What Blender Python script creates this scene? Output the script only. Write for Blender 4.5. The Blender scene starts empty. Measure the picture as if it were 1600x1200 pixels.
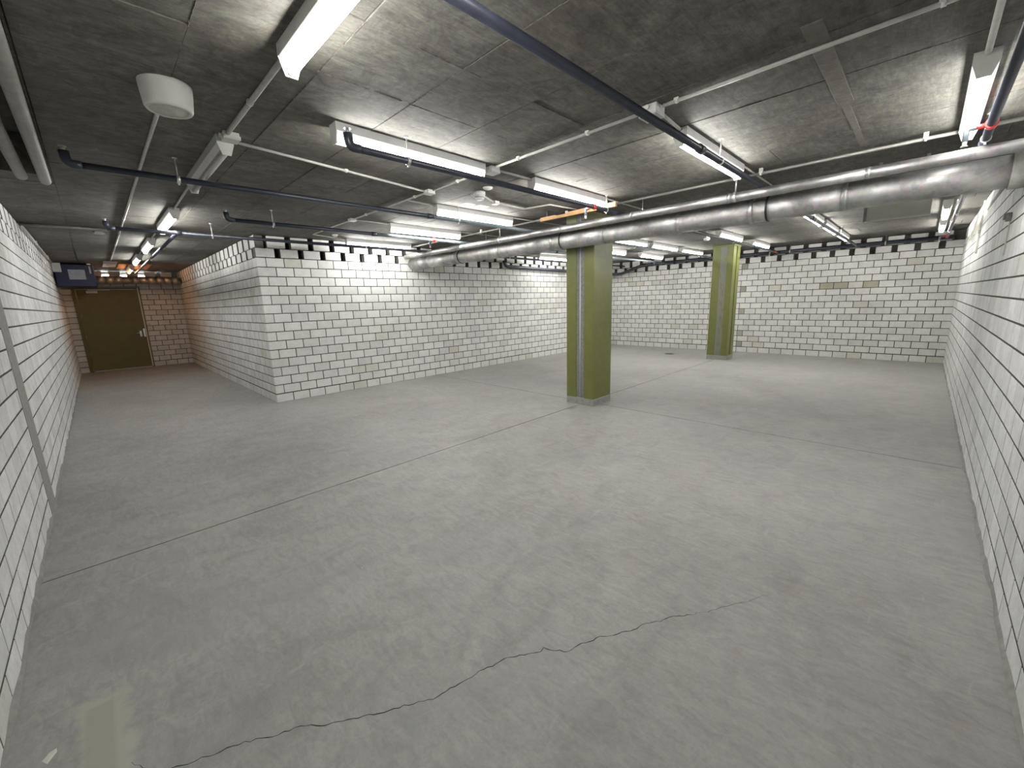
import bpy, math, random
from mathutils import Vector, Matrix
random.seed(7)
S = bpy.context.scene
COL = S.collection

# ------------------------------------------------------------------ camera
FPX, YAW, PITCH, ROLL = 638.27, 0.7862, -0.1994, -0.0304
CAM = Vector((-1.8853, -7.3298, 1.5134))
F_ = Vector((math.cos(PITCH)*math.cos(YAW), math.cos(PITCH)*math.sin(YAW), math.sin(PITCH)))
R0 = Vector((math.sin(YAW), -math.cos(YAW), 0)); U0 = R0.cross(F_)
R_ = R0*math.cos(ROLL) + U0*math.sin(ROLL)
U_ = -R0*math.sin(ROLL) + U0*math.cos(ROLL)
cd = bpy.data.cameras.new('camera'); cam = bpy.data.objects.new('camera', cd); COL.objects.link(cam)
cd.sensor_fit = 'HORIZONTAL'; cd.sensor_width = 36.0; cd.lens = FPX/1600*36.0
cd.clip_start = 0.02; cd.clip_end = 100
cam.matrix_world = Matrix(((R_.x, U_.x, -F_.x, CAM.x), (R_.y, U_.y, -F_.y, CAM.y), (R_.z, U_.z, -F_.z, CAM.z), (0, 0, 0, 1)))
S.camera = cam

# ------------------------------------------------------------------ world and exposure
w = bpy.data.worlds.new('world'); S.world = w; w.use_nodes = True
w.node_tree.nodes['Background'].inputs[0].default_value = (0, 0, 0, 1)
w.node_tree.nodes['Background'].inputs[1].default_value = 0.0
S.view_settings.view_transform = 'Standard'; S.view_settings.look = 'None'
S.view_settings.gamma = 1.0; S.view_settings.use_curve_mapping = False
S.view_settings.exposure = 0.85
TUBE_POWER = 50.0          # radiance of the fluorescent tubes (the only light of the place)
S.cycles.max_bounces = 10; S.cycles.diffuse_bounces = 7

def project(p):
    d = Vector(p)-CAM; z = d.dot(F_)
    if z < 0.15: return None
    return (800+FPX*d.dot(R_)/z, 600-FPX*d.dot(U_)/z)

# ------------------------------------------------------------------ room dimensions (metres)
CP = 0.1433          # course pitch
XL, XB, YR, YD, HC = -2.357, 10.194, -7.745, 8.14, 2.63
NC = 18              # courses

# ------------------------------------------------------------------ materials
def mat(name): 
    m = bpy.data.materials.new(name); m.use_nodes = True
    nt = m.node_tree; b = nt.nodes['Principled BSDF']
    return m, nt, b
def N(nt, t, **kw):
    n = nt.nodes.new(t)
    for k, v in kw.items(): setattr(n, k, v)
    return n
def pos(nt): return N(nt, 'ShaderNodeNewGeometry').outputs['Position']
def mapped(nt, src, scale=(1, 1, 1), loc=(0, 0, 0)):
    n = N(nt, 'ShaderNodeMapping'); n.inputs['Scale'].default_value = scale; n.inputs['Location'].default_value = loc
    nt.links.new(src, n.inputs['Vector']); return n.outputs['Vector']
def noise(nt, vec, scale, detail=4, rough=0.55, dist=0.0):
    n = N(nt, 'ShaderNodeTexNoise'); n.inputs['Scale'].default_value = scale; n.inputs['Detail'].default_value = detail
    n.inputs['Roughness'].default_value = rough; n.inputs['Distortion'].default_value = dist
    nt.links.new(vec, n.inputs['Vector']); return n.outputs['Fac']
def ramp(nt, fac, stops):
    n = N(nt, 'ShaderNodeValToRGB'); e = n.color_ramp.elements
    while len(e) < len(stops): e.new(0.5)
    for i, (p, c) in enumerate(stops):
        e[i].position = p
        e[i].color = (c, c, c, 1) if isinstance(c, (int, float)) else (*c, 1)
    nt.links.new(fac, n.inputs['Fac']); return n.outputs['Color']
def mix(nt, fac, a, b, blend='MIX'):
    n = N(nt, 'ShaderNodeMix', data_type='RGBA', blend_type=blend)
    for sock, v in ((n.inputs['Factor'], fac), (n.inputs[6], a), (n.inputs[7], b)):
        if hasattr(v, 'is_linked'): nt.links.new(v, sock)
        elif isinstance(v, (int, float)): sock.default_value = v
        else: sock.default_value = (*v, 1)
    return n.outputs[2]
def math_(nt, op, a, b=None, clamp=False):
    n = N(nt, 'ShaderNodeMath', operation=op, use_clamp=clamp)
    for i, v in enumerate((a, b)):
        if v is None: continue
        if hasattr(v, 'is_linked'): nt.links.new(v, n.inputs[i])
        else: n.inputs[i].default_value = v
    return n.outputs[0]
def bump(nt, b, h, strength, dist=0.01):
    n = N(nt, 'ShaderNodeBump'); n.inputs['Strength'].default_value = strength; n.inputs['Distance'].default_value = dist
    nt.links.new(h, n.inputs['Height']); nt.links.new(n.outputs['Normal'], b.inputs['Normal'])

def plain(name, col, rough=0.5, metal=0.0, var=0.12, scale=30, bmp=0.0):
    m, nt, b = mat(name)
    f = noise(nt, pos(nt), scale, 3)
    lo = tuple(c*(1-var) for c in col); hi = tuple(min(1, c*(1+var)) for c in col)
    nt.links.new(ramp(nt, f, [(0.3, lo), (0.7, hi)]), b.inputs['Base Color'])
    b.inputs['Roughness'].default_value = rough; b.inputs['Metallic'].default_value = metal
    if bmp: bump(nt, b, f, bmp)
    return m

def brick_mat(name, base, warm, dirt=1.0):
    m, nt, b = mat(name)
    P = pos(nt)
    oi = N(nt, 'ShaderNodeObjectInfo').outputs['Random']
    isl = N(nt, 'ShaderNodeNewGeometry').outputs['Random Per Island']
    r = math_(nt, 'FRACT', math_(nt, 'ADD', oi, isl))
    tone = ramp(nt, r, [(0.0, tuple(c*0.88 for c in base)), (0.45, base), (0.86, tuple(c*1.05 for c in base)), (0.955, tuple(c*1.0 for c in base)), (0.985, warm), (1.0, tuple(c*0.95 for c in warm))])
    fine = noise(nt, P, 38, 5, 0.65)
    blot = noise(nt, P, 5.5, 4, 0.6)
    c = mix(nt, 1.0, tone, ramp(nt, fine, [(0.3, 0.90), (0.7, 1.06)]), 'MULTIPLY')
    c = mix(nt, 1.0, c, ramp(nt, blot, [(0.25, 0.86*dirt), (0.6, 1.0)]), 'MULTIPLY')
    pits = ramp(nt, noise(nt, P, 90, 2, 0.5), [(0.24, 0.6), (0.31, 1.0)])
    c = mix(nt, 1.0, c, pits, 'MULTIPLY')
    nt.links.new(c, b.inputs['Base Color']); b.inputs['Roughness'].default_value = 0.9
    bump(nt, b, fine, 0.25, 0.004)
    return m
M = {}
M['brick'] = brick_mat('sand_lime_brick', (0.70, 0.70, 0.675), (0.62, 0.60, 0.54))
M['brick_side'] = brick_mat('sand_lime_brick_stained', (0.76, 0.765, 0.76), (0.68, 0.675, 0.64), 0.92)
M['brick_tan'] = brick_mat('tan_brick', (0.42, 0.40, 0.30), (0.44, 0.42, 0.32))
M['brick_grey'] = brick_mat('grey_mortared_brick', (0.36, 0.345, 0.30), (0.34, 0.33, 0.28))
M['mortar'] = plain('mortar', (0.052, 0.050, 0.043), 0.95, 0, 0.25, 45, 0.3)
M['brick_end'] = plain('shaded_brick_end', (0.13, 0.125, 0.112), 0.95, 0, 0.2, 30, 0.3)  # shade inside the open joints, painted on the brick ends
M['mortar_strip'] = plain('mortar_strip', (0.29, 0.29, 0.268), 0.95, 0, 0.15, 20, 0.3)
M['plaster'] = plain('plaster_smear', (0.62, 0.61, 0.55), 0.9, 0, 0.08, 12, 0.4)

def floor_mat():
    m, nt, b = mat('floor_concrete'); P = pos(nt)
    big = noise(nt, P, 0.75, 5, 0.6, 0.6)
    mid = noise(nt, mapped(nt, P, (1, 1.7, 1)), 2.6, 6, 0.65, 0.8)
    fine = noise(nt, P, 60, 4, 0.7)
    c = ramp(nt, big, [(0.25, (0.285, 0.28, 0.262)), (0.5, (0.335, 0.333, 0.312)), (0.78, (0.385, 0.385, 0.355))])
    c = mix(nt, 1.0, c, ramp(nt, mid, [(0.25, 0.80), (0.5, 1.0), (0.8, 1.14)]), 'MULTIPLY')
    tro = noise(nt, mapped(nt, P, (3, 1, 1), (2, 8, 0)), 7, 5, 0.7, 1.2)
    c = mix(nt, 1.0, c, ramp(nt, tro, [(0.3, 0.86), (0.7, 1.13)]), 'MULTIPLY')
    c = mix(nt, 1.0, c, ramp(nt, fine, [(0.3, 0.92), (0.7, 1.06)]), 'MULTIPLY')
    # bluish trowelled zones and faint reddish traces
    blue = ramp(nt, noise(nt, mapped(nt, P, (1, 1, 1), (3.1, 7.7, 0)), 1.1, 4, 0.6, 1.0), [(0.52, 0.0), (0.72, 0.55)])
    c = mix(nt, blue, c, (0.30, 0.305, 0.308))
    red = ramp(nt, noise(nt, mapped(nt, P, (1, 1, 1), (11, 2, 0)), 2.3, 3, 0.5), [(0.64, 0.0), (0.8, 0.28)])
    c = mix(nt, red, c, (0.36, 0.29, 0.255))
    # pale cement scuffs, stretched
    sc = ramp(nt, noise(nt, mapped(nt, P, (2.5, 7, 1), (5, 1, 0)), 1.5, 6, 0.7, 1.5), [(0.60, 0.0), (0.74, 0.45)])
    c = mix(nt, sc, c, (0.47, 0.46, 0.42))
    # tiny white specks
    v = N(nt, 'ShaderNodeTexVoronoi'); v.inputs['Scale'].default_value = 5.0; nt.links.new(P, v.inputs['Vector'])
    sp = ramp(nt, v.outputs['Distance'], [(0.014, 0.8), (0.020, 0.0)])
    gate = ramp(nt, noise(nt, P, 1.3, 2), [(0.52, 0.0), (0.56, 1.0)])
    c = mix(nt, math_(nt, 'MULTIPLY', sp, gate), c, (0.72, 0.71, 0.68))
    # old pale rectangle of adhesive left on the slab beside the left wall
    sx = N(nt, 'ShaderNodeSeparateXYZ'); nt.links.new(P, sx.inputs[0])
    wob = math_(nt, 'MULTIPLY', math_(nt, 'SUBTRACT', noise(nt, P, 9, 4), 0.5), 0.16)
    dx = math_(nt, 'SUBTRACT', math_(nt, 'ABSOLUTE', math_(nt, 'ADD', sx.outputs[0], 2.105)), 0.075)
    dy = math_(nt, 'SUBTRACT', math_(nt, 'ABSOLUTE', math_(nt, 'ADD', sx.outputs[1], 5.55)), 0.40)
    d = math_(nt, 'ADD', math_(nt, 'MAXIMUM', dx, dy), wob)
    mask = ramp(nt, math_(nt, 'ADD', d, 0.5), [(0.475, 0.75), (0.51, 0.0)])
    c = mix(nt, mask, c, (0.43, 0.43, 0.36))
    # inner darker field of that rectangle
    d2 = math_(nt, 'MAXIMUM', math_(nt, 'SUBTRACT', math_(nt, 'ABSOLUTE', math_(nt, 'ADD', sx.outputs[0], 2.115)), 0.042), math_(nt, 'SUBTRACT', math_(nt, 'ABSOLUTE', math_(nt, 'ADD', sx.outputs[1], 5.60)), 0.40))
    c = mix(nt, ramp(nt, math_(nt, 'ADD', d2, 0.5), [(0.49, 0.6), (0.505, 0.0)]), c, (0.315, 0.315, 0.27))
    # cement dust rubbed into the slab edges along the lengthwise joint
    dj = math_(nt, 'ADD', math_(nt, 'ABSOLUTE', math_(nt, 'ADD', sx.outputs[1], 3.90)), math_(nt, 'MULTIPLY', math_(nt, 'SUBTRACT', noise(nt, mapped(nt, P, (1, 6, 1)), 1.4, 5, 0.7), 0.5), 0.35))
    c = mix(nt, ramp(nt, dj, [(0.0, 0.22), (0.04, 0.0)]), c, (0.46, 0.45, 0.41))
    nt.links.new(c, b.inputs['Base Color'])
    nt.links.new(ramp(nt, mid, [(0.3, 0.50), (0.7, 0.68)]), b.inputs['Roughness'])
    b.inputs['Specular IOR Level'].default_value = 0.35
    bump(nt, b, fine, 0.08, 0.003)
    return m
M['floor'] = floor_mat()
M['dark'] = plain('joint_shade', (0.03, 0.029, 0.026), 0.95)  # near-black stand-in for the shade down in the floor joints
M['crack'] = plain('crack_shadow', (0.045, 0.043, 0.04), 1.0)

def ceil_mat():
    m, nt, b = mat('ceiling_concrete'); P = pos(nt)
    oi = N(nt, 'ShaderNodeObjectInfo').outputs['Random']
    big = noise(nt, P, 1.2, 5, 0.6, 0.5)
    grain = noise(nt, mapped(nt, P, (1.6, 9, 1)), 4.0, 5, 0.65, 0.4)
    fine = noise(nt, P, 55, 4, 0.7)
    c = ramp(nt, oi, [(0.0, (0.084, 0.081, 0.069)), (0.5, (0.106, 0.102, 0.088)), (1.0, (0.095, 0.089, 0.075))])
    c = mix(nt, 1.0, c, ramp(nt, big, [(0.25, 0.60), (0.5, 1.0), (0.75, 1.38)]), 'MULTIPLY')
    c = mix(nt, 1.0, c, ramp(nt, grain, [(0.25, 0.70), (0.5, 1.0), (0.75, 1.28)]), 'MULTIPLY')
    blot = noise(nt, mapped(nt, P, (1, 1, 1), (7, 3, 1)), 6.5, 6, 0.7, 1.4)
    c = mix(nt, 1.0, c, ramp(nt, blot, [(0.28, 0.50), (0.5, 1.0), (0.72, 1.45)]), 'MULTIPLY')
    c = mix(nt, 1.0, c, ramp(nt, fine, [(0.3, 0.80), (0.7, 1.18)]), 'MULTIPLY')
    scr = noise(nt, mapped(nt, P, (1.2, 14, 1), (1, 5, 0)), 9.0, 4, 0.7, 0.3)
    c = mix(nt, 1.0, c, ramp(nt, scr, [(0.3, 0.82), (0.5, 1.0), (0.72, 1.22)]), 'MULTIPLY')
    pale = ramp(nt, noise(nt, mapped(nt, P, (1, 2, 1), (3, 3, 2)), 14, 3, 0.6, 2.0), [(0.66, 0.0), (0.74, 0.5)])
    c = mix(nt, pale, c, (0.19, 0.18, 0.155))
    brown = ramp(nt, noise(nt, mapped(nt, P, (1, 1, 1), (4, 9, 0)), 1.7, 4), [(0.5, 0.0), (0.75, 0.4)])
    c = mix(nt, brown, c, (0.100, 0.080, 0.060))
    v = N(nt, 'ShaderNodeTexVoronoi'); v.inputs['Scale'].default_value = 9.0; nt.links.new(P, v.inputs['Vector'])
    sp = ramp(nt, v.outputs['Distance'], [(0.03, 0.7), (0.06, 0.0)])
    gate = ramp(nt, noise(nt, P, 2.3, 2), [(0.5, 0.0), (0.6, 1.0)])
    c = mix(nt, math_(nt, 'MULTIPLY', sp, gate), c, (0.03, 0.028, 0.025))
    nt.links.new(c, b.inputs['Base Color']); b.inputs['Roughness'].default_value = 0.8
    bump(nt, b, math_(nt, 'ADD', grain, blot), 0.35, 0.006)
    return m
M['ceil'] = ceil_mat()
M['ceil_patch'] = plain('ceiling_repair_mortar', (0.125, 0.115, 0.098), 0.9, 0, 0.15, 25, 0.3)
M['ridge'] = plain('joint_laitance', (0.085, 0.078, 0.068), 0.95, 0, 0.75, 40, 0.4)
M['concrete'] = plain('grey_concrete', (0.28, 0.275, 0.25), 0.9, 0, 0.15, 14, 0.2)
M['green'] = plain('olive_paint', (0.150, 0.158, 0.045), 0.42, 0, 0.07, 9)
M['green_door'] = plain('olive_door_paint', (0.130, 0.112, 0.020), 0.45, 0, 0.07, 6)
M['strip'] = plain('bare_steel_strip', (0.20, 0.20, 0.20), 0.6, 0.1, 0.25, 35)
def scraped():
    m, nt, b = mat('scraped_olive_paint'); P = pos(nt)
    f = ramp(nt, noise(nt, mapped(nt, P, (6, 6, 1.2)), 4, 5, 0.7, 0.6), [(0.36, 0.0), (0.50, 0.85)])
    nt.links.new(mix(nt, f, (0.150, 0.158, 0.045), (0.20, 0.20, 0.20)), b.inputs['Base Color']); b.inputs['Roughness'].default_value = 0.55
    return m
M['scraped'] = scraped()
def sheet(name, col, rough, dent):
    m, nt, b = mat(name); P = pos(nt)
    v = N(nt, 'ShaderNodeTexVoronoi'); v.inputs['Scale'].default_value = 28; nt.links.new(P, v.inputs['Vector'])
    sm = noise(nt, P, 4.5, 5, 0.65, 0.8)
    c = mix(nt, ramp(nt, sm, [(0.3, 0.0), (0.7, 1.0)]), tuple(k*0.70 for k in col), tuple(k*1.12 for k in col))
    c = mix(nt, 0.18, c, v.outputs['Color'], 'OVERLAY')
    hs = N(nt, 'ShaderNodeHueSaturation'); hs.inputs['Saturation'].default_value = 0.35; nt.links.new(c, hs.inputs['Color'])
    nt.links.new(hs.outputs['Color'], b.inputs['Base Color']); b.inputs['Metallic'].default_value = 0.88
    nt.links.new(ramp(nt, sm, [(0.3, rough+0.12), (0.7, rough-0.06)]), b.inputs['Roughness'])
    bump(nt, b, noise(nt, P, 9, 2, 0.4), dent, 0.01)
    return m
M['galv'] = sheet('galvanised_sheet', (0.45, 0.44, 0.415), 0.50, 0.05)
M['galv2'] = sheet('pipe_cladding_sheet', (0.45, 0.445, 0.42), 0.42, 0.03)
M['zinc'] = plain('zinc_hanger', (0.60, 0.60, 0.58), 0.4, 0.8, 0.1, 40)
M['navy'] = plain('dark_blue_pvc', (0.028, 0.032, 0.046), 0.33, 0, 0.15, 12)
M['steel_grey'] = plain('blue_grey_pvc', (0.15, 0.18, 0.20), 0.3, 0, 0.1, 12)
M['black'] = plain('black_rubber', (0.015, 0.015, 0.017), 0.5)
M['white'] = plain('white_enamel', (0.52, 0.52, 0.50), 0.4, 0, 0.05, 15)
M['offwhite'] = plain('offwhite_plastic', (0.60, 0.60, 0.565), 0.45, 0, 0.05, 15)
M['conduit'] = plain('grey_pvc_conduit', (0.42, 0.41, 0.38), 0.5, 0, 0.1, 20)
M['conduit_dk'] = plain('dull_steel_conduit', (0.21, 0.205, 0.19), 0.45, 0.3, 0.12, 20)
M['red'] = plain('red_fitting', (0.62, 0.035, 0.03), 0.4)
M['wood'] = plain('timber', (0.44, 0.25, 0.115), 0.7, 0, 0.18, 10)
M['blue'] = plain('blue_enamel', (0.013, 0.016, 0.060), 0.4, 0, 0.1, 10)
M['label'] = plain('grey_label', (0.36, 0.38, 0.42), 0.5, 0, 0.15, 25)
M['insul'] = plain('grey_pipe_jacket', (0.27, 0.265, 0.245), 0.55, 0.2, 0.1, 15)
M['panel'] = plain('fire_board', (0.46, 0.455, 0.40), 0.85, 0, 0.06, 8)
M['chrome'] = plain('satin_steel', (0.65, 0.64, 0.60), 0.3, 0.8, 0.05, 20)
M['grille'] = plain('speaker_grille', (0.48, 0.49, 0.44), 0.6, 0, 0.06, 60)
def emit(name, col, power):
    m, nt, b = mat(name)
    b.inputs['Base Color'].default_value = (0.9, 0.9, 0.9, 1)
    b.inputs['Emission Color'].default_value = (*col, 1); b.inputs['Emission Strength'].default_value = power
    return m
M['tube'] = emit('lit_tube', (1.0, 0.985, 0.955), TUBE_POWER)
M['tube_dim'] = emit('dimmed_lit_tube', (1.0, 0.98, 0.94), TUBE_POWER*0.78)  # same kind of tube, dimmed to hold down the far walls
M['tube_warm'] = emit('warm_lit_tube', (1.0, 0.46, 0.17), TUBE_POWER*0.36)
M['tube_off'] = plain('unlit_tube', (0.55, 0.55, 0.52), 0.2, 0, 0.03)

# ------------------------------------------------------------------ mesh helpers
class MB:
    def __init__(s): s.v = []; s.f = []; s.sm = []
    def add(s, vs, fs, smooth=False):
        o = len(s.v); s.v += [tuple(v) for v in vs]; s.f += [tuple(i+o for i in f) for f in fs]; s.sm += [smooth]*len(fs); return s
    def box(s, x0, x1, y0, y1, z0, z1):
        return s.add([(x0,y0,z0),(x1,y0,z0),(x1,y1,z0),(x0,y1,z0),(x0,y0,z1),(x1,y0,z1),(x1,y1,z1),(x0,y1,z1)],
                     [(3,2,1,0),(4,5,6,7),(0,1,5,4),(1,2,6,5),(2,3,7,6),(3,0,4,7)])
    def bbox(s, x0, x1, y0, y1, z0, z1, c):
        """box with chamfered edges"""
        vs = []; ix = {}
        for ax in range(3):
            for sx in (0, 1):
                for sy in (0, 1):
                    for sz in (0, 1):
                        p = [(x0, x1)[sx], (y0, y1)[sy], (z0, z1)[sz]]; sg = (sx, sy, sz)
                        for a in range(3):
                            if a != ax: p[a] += c if sg[a] == 0 else -c
                        ix[(ax, sx, sy, sz)] = len(vs); vs.append(tuple(p))
        fs = []
        I = lambda ax, *q: ix[(ax, *q)]
        for a in range(3):
            b, d = [k for k in range(3) if k != a]
            for sgn in (0, 1):
                q = []
                for (m_, n_) in ((0,0),(1,0),(1,1),(0,1)):
                    t = [0,0,0]; t[a] = sgn; t[b] = m_; t[d] = n_; q.append(I(a, *t))
                flip = (sgn == 0) ^ (a == 1)
                fs.append(tuple(reversed(q)) if flip else tuple(q))
            for m_ in (0, 1):            # edges parallel to axis a
                for n_ in (0, 1):
                    t0 = [0,0,0]; t0[b] = m_; t0[d] = n_; t1 = list(t0); t1[a] = 1
                    fs.append((I(b, *t0), I(b, *t1), I(d, *t1), I(d, *t0)))
        for sx in (0,1):
            for sy in (0,1):
                for sz in (0,1):
                    fs.append((I(0,sx,sy,sz), I(1,sx,sy,sz), I(2,sx,sy,sz)))
        return s.add(vs, fs)
    def prism(s, prof, p0, p1, up=(0,0,1)):
        """closed profile [(a,b)] swept from p0 to p1; a = sideways, b = up"""
        p0 = Vector(p0); p1 = Vector(p1); t = (p1-p0).normalized(); u = Vector(up); sd = t.cross(u).normalized(); n = len(prof)
        vs = [p0+sd*a+u*b for a, b in prof]+[p1+sd*a+u*b for a, b in prof]
        fs = [(i, (i+1) % n, n+(i+1) % n, n+i) for i in range(n)]+[tuple(range(n))[::-1], tuple(range(n, 2*n))]
        return s.add(vs, fs)
    def tube(s, pts, r, seg=12, caps=True, smooth=True):
        pts = [Vector(p) for p in pts]; rs = r if isinstance(r, (list, tuple)) else [r]*len(pts)
        t0 = (pts[1]-pts[0]).normalized(); a = Vector((0,0,1)) if abs(t0.z) < 0.9 else Vector((1,0,0))
        nrm = t0.cross(a).normalized(); vs = []; prev = t0
        for i, p in enumerate(pts):
            t = (pts[min(i+1, len(pts)-1)]-pts[max(i-1, 0)]).normalized()
            q = prev.rotation_difference(t); nrm = (q @ nrm).normalized(); prev = t; bn = t.cross(nrm)
            vs += [p+(nrm*math.cos(k*2*math.pi/seg)+bn*math.sin(k*2*math.pi/seg))*rs[i] for k in range(seg)]
        n = len(pts)
        s.add(vs, [(i*seg+k, i*seg+(k+1) % seg, (i+1)*seg+(k+1) % seg, (i+1)*seg+k) for i in range(n-1) for k in range(seg)], smooth)
        if caps:
            o = len(s.v)-len(vs)
            s.f += [tuple(o+k for k in range(seg))[::-1], tuple(o+(n-1)*seg+k for k in range(seg))]; s.sm += [False]*2
        return s
    def lathe(s, prof, c, seg=32):
        c = Vector(c); n = len(prof); vs = [c+Vector((r*math.cos(k*2*math.pi/seg), r*math.sin(k*2*math.pi/seg), z)) for r, z in prof for k in range(seg)]
        s.add(vs, [(i*seg+k, i*seg+(k+1) % seg, (i+1)*seg+(k+1) % seg, (i+1)*seg+k) for i in range(n-1) for k in range(seg)], True)
        o = len(s.v)-len(vs); s.f += [tuple(o+k for k in range(seg))[::-1], tuple(o+(n-1)*seg+k for k in range(seg))]; s.sm += [False]*2
        return s
    def mesh(s, name, m):
        me = bpy.data.meshes.new(name); me.from_pydata(s.v, [], s.f); me.materials.append(M[m] if isinstance(m, str) else m)
        me.polygons.foreach_set('use_smooth', s.sm); me.validate(); me.update(); return me
    def build(s, name, m, parent=None):
        return link(name, s.mesh(name, m), parent)
def link(name, data, parent=None):
    o = bpy.data.objects.new(name, data); COL.objects.link(o)
    if parent: o.parent = parent
    return o
def tag(o, label=None, cat=None, group=None, kind=None):
    for k, v in (('label', label), ('category', cat), ('group', group), ('kind', kind)):
        if v: o[k] = v
    return o
def thing(name, label, cat, loc=(0, 0, 0), group=None, rz=0.0):
    o = link(name, None); o.location = loc; o.rotation_euler = (0, 0, rz); o.empty_display_size = 0.1
    return tag(o, label, cat, group)
def arc_path(pts, r, n=5):
    pts = [Vector(p) for p in pts]; out = [pts[0]]
    for i in range(1, len(pts)-1):
        a = (pts[i-1]-pts[i]).normalized(); b = (pts[i+1]-pts[i]).normalized()
        p, q = pts[i]+a*r, pts[i]+b*r
        for k in range(n+1):
            t = k/n; out.append(p*(1-t)**2+pts[i]*2*t*(1-t)+q*t*t)
    out.append(pts[-1]); return out

# ================================================================== floor
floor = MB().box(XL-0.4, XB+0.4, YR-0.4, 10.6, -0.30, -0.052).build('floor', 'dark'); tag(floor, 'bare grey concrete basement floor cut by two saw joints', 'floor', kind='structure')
JX, JY, G = 3.12, -3.90, 0.0065
for (x0, x1, y0, y1) in ((XL-0.4, JX-G, YR-0.4, JY-G), (JX+G, XB+0.4, YR-0.4, JY-G), (XL-0.4, JX-G, JY+G, 10.6), (JX+G, XB+0.4, JY+G, 10.6)):
    MB().bbox(x0, x1, y0, y1, -0.06, 0.0, 0.0012).build('slab', 'floor', floor)
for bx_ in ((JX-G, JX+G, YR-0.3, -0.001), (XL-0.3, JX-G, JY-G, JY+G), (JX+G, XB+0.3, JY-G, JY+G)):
    MB().box(*bx_, -0.055, -0.0035).build('joint_shade_strip', 'dark', floor)  # dark strips added so the open grooves look shaded
def crack(pts, w):
    b = MB(); out = []
    for i in range(len(pts)-1):
        a, c = Vector(pts[i]), Vector(pts[i+1]); n = max(2, int((c-a).length/0.018)); nr = Vector((-(c-a).y, (c-a).x)).normalized()
        amp = 0
        for k in range(n):
            amp = amp*0.7+random.uniform(-0.007, 0.007); out.append(a+(c-a)*k/n+nr*amp)
    out.append(Vector(pts[-1])); L, Rr = [], []
    for i, p in enumerate(out):
        d = (out[min(i+1, len(out)-1)]-out[max(i-1, 0)]).normalized(); nn = Vector((-d.y, d.x))
        ww = w*random.uniform(0.45, 1.1)*(0.4 if i < 3 or i > len(out)-4 else 1)
        L.append((*(p+nn*ww), 0.0006)); Rr.append((*(p-nn*ww), 0.0006))
    n = len(out); b.add(L+Rr, [(n+i, n+i+1, i+1, i) for i in range(n-1)]); return b
crack([(-2.04, -5.58), (-1.98, -5.68), (-1.61, -5.87), (-1.34, -6.07), (-1.16, -6.16), (-0.90, -6.22), (-0.72, -6.31), (-0.66, -6.40), (-0.50, -6.46), (-0.32, -6.56), (-0.05, -6.72)], 0.0022).build('crack', 'crack', floor)
crack([(-0.05, -6.72), (0.12, -6.83), (0.31, -6.94)], 0.0011).build('crack', 'crack', floor)

MB().add([(-2.262, -5.345, 0.0), (-2.248, -5.372, 0.0), (-2.226, -5.338, 0.0), (-2.228, -5.318, 0.0), (-2.245, -5.322, 0.0), (-2.255, -5.345, 0.0018), (-2.245, -5.355, 0.0018), (-2.232, -5.332, 0.0018)], [(0, 1, 6, 5), (1, 2, 7, 6), (2, 3, 7), (3, 4, 7), (4, 0, 5, 7), (5, 6, 7)]).build('adhesive_scrap', 'plaster', floor)
# ================================================================== ceiling: cast formwork panels with uneven joints
ceil = MB()
HX0, HX1, HY0, HY1 = XL, -1.955, -5.6, -2.12            # opening in the slab above the left wall
for (x0, x1, y0, y1) in ((XL-0.4, HX0, YR-0.4, 10.6), (HX1, XB+0.4, YR-0.4, 10.6), (HX0, HX1, YR-0.4, HY0), (HX0, HX1, HY1, 10.6)):
    ceil.box(x0, x1, y0, y1, HC+0.012, HC+0.30)
ceil.box(HX0-0.1, HX1+0.1, HY0-0.1, HY1+0.1, HC+0.30, HC+0.36)
ceil = ceil.build('ceiling', 'ceil'); tag(ceil, 'dark raw concrete ceiling with the marks of formwork panels', 'ceiling', kind='structure')
PX = 0.505; xs = []; x = -1.94
while x > XL-0.4: x -= PX
while x < XB+0.4: xs.append(x); x += PX
cols = [-5.60, -6.85, -5.12, -5.60, -6.31, -5.12]
for i, x0 in enumerate(xs):
    x1 = min(x0+PX, XB+0.4); x0 = max(x0, XL-0.4); y = cols[i % len(cols)]-2.5*2
    while y < 10.6:
        y0, y1 = max(y, YR-0.4), min(y+2.5, 10.6); y += 2.5
        if y1-y0 < 0.02: continue
        if x0 > 0.2 and y0 > 0.25: continue             # above the closed block: plain slab
        segs = [(x0, x1, y0, y1)]
        if x0 < HX1-0.01 and y1 > HY0 and y0 < HY1:       # cut round the opening
            segs = []
            if y0 < HY0: segs.append((x0, x1, y0, HY0))
            if y1 > HY1: segs.append((x0, x1, HY1, y1))
            if x1 > HX1: segs.append((HX1, x1, max(y0, HY0), min(y1, HY1)))
        dz = random.uniform(-0.0025, 0.0025)
        for (a, b_, c, d) in segs:
            MB().bbox(a+0.0012, b_-0.0012, c+0.0012, d-0.0012, HC+dz, HC+0.02, 0.002).build('panel', 'ceil', ceil)
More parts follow.
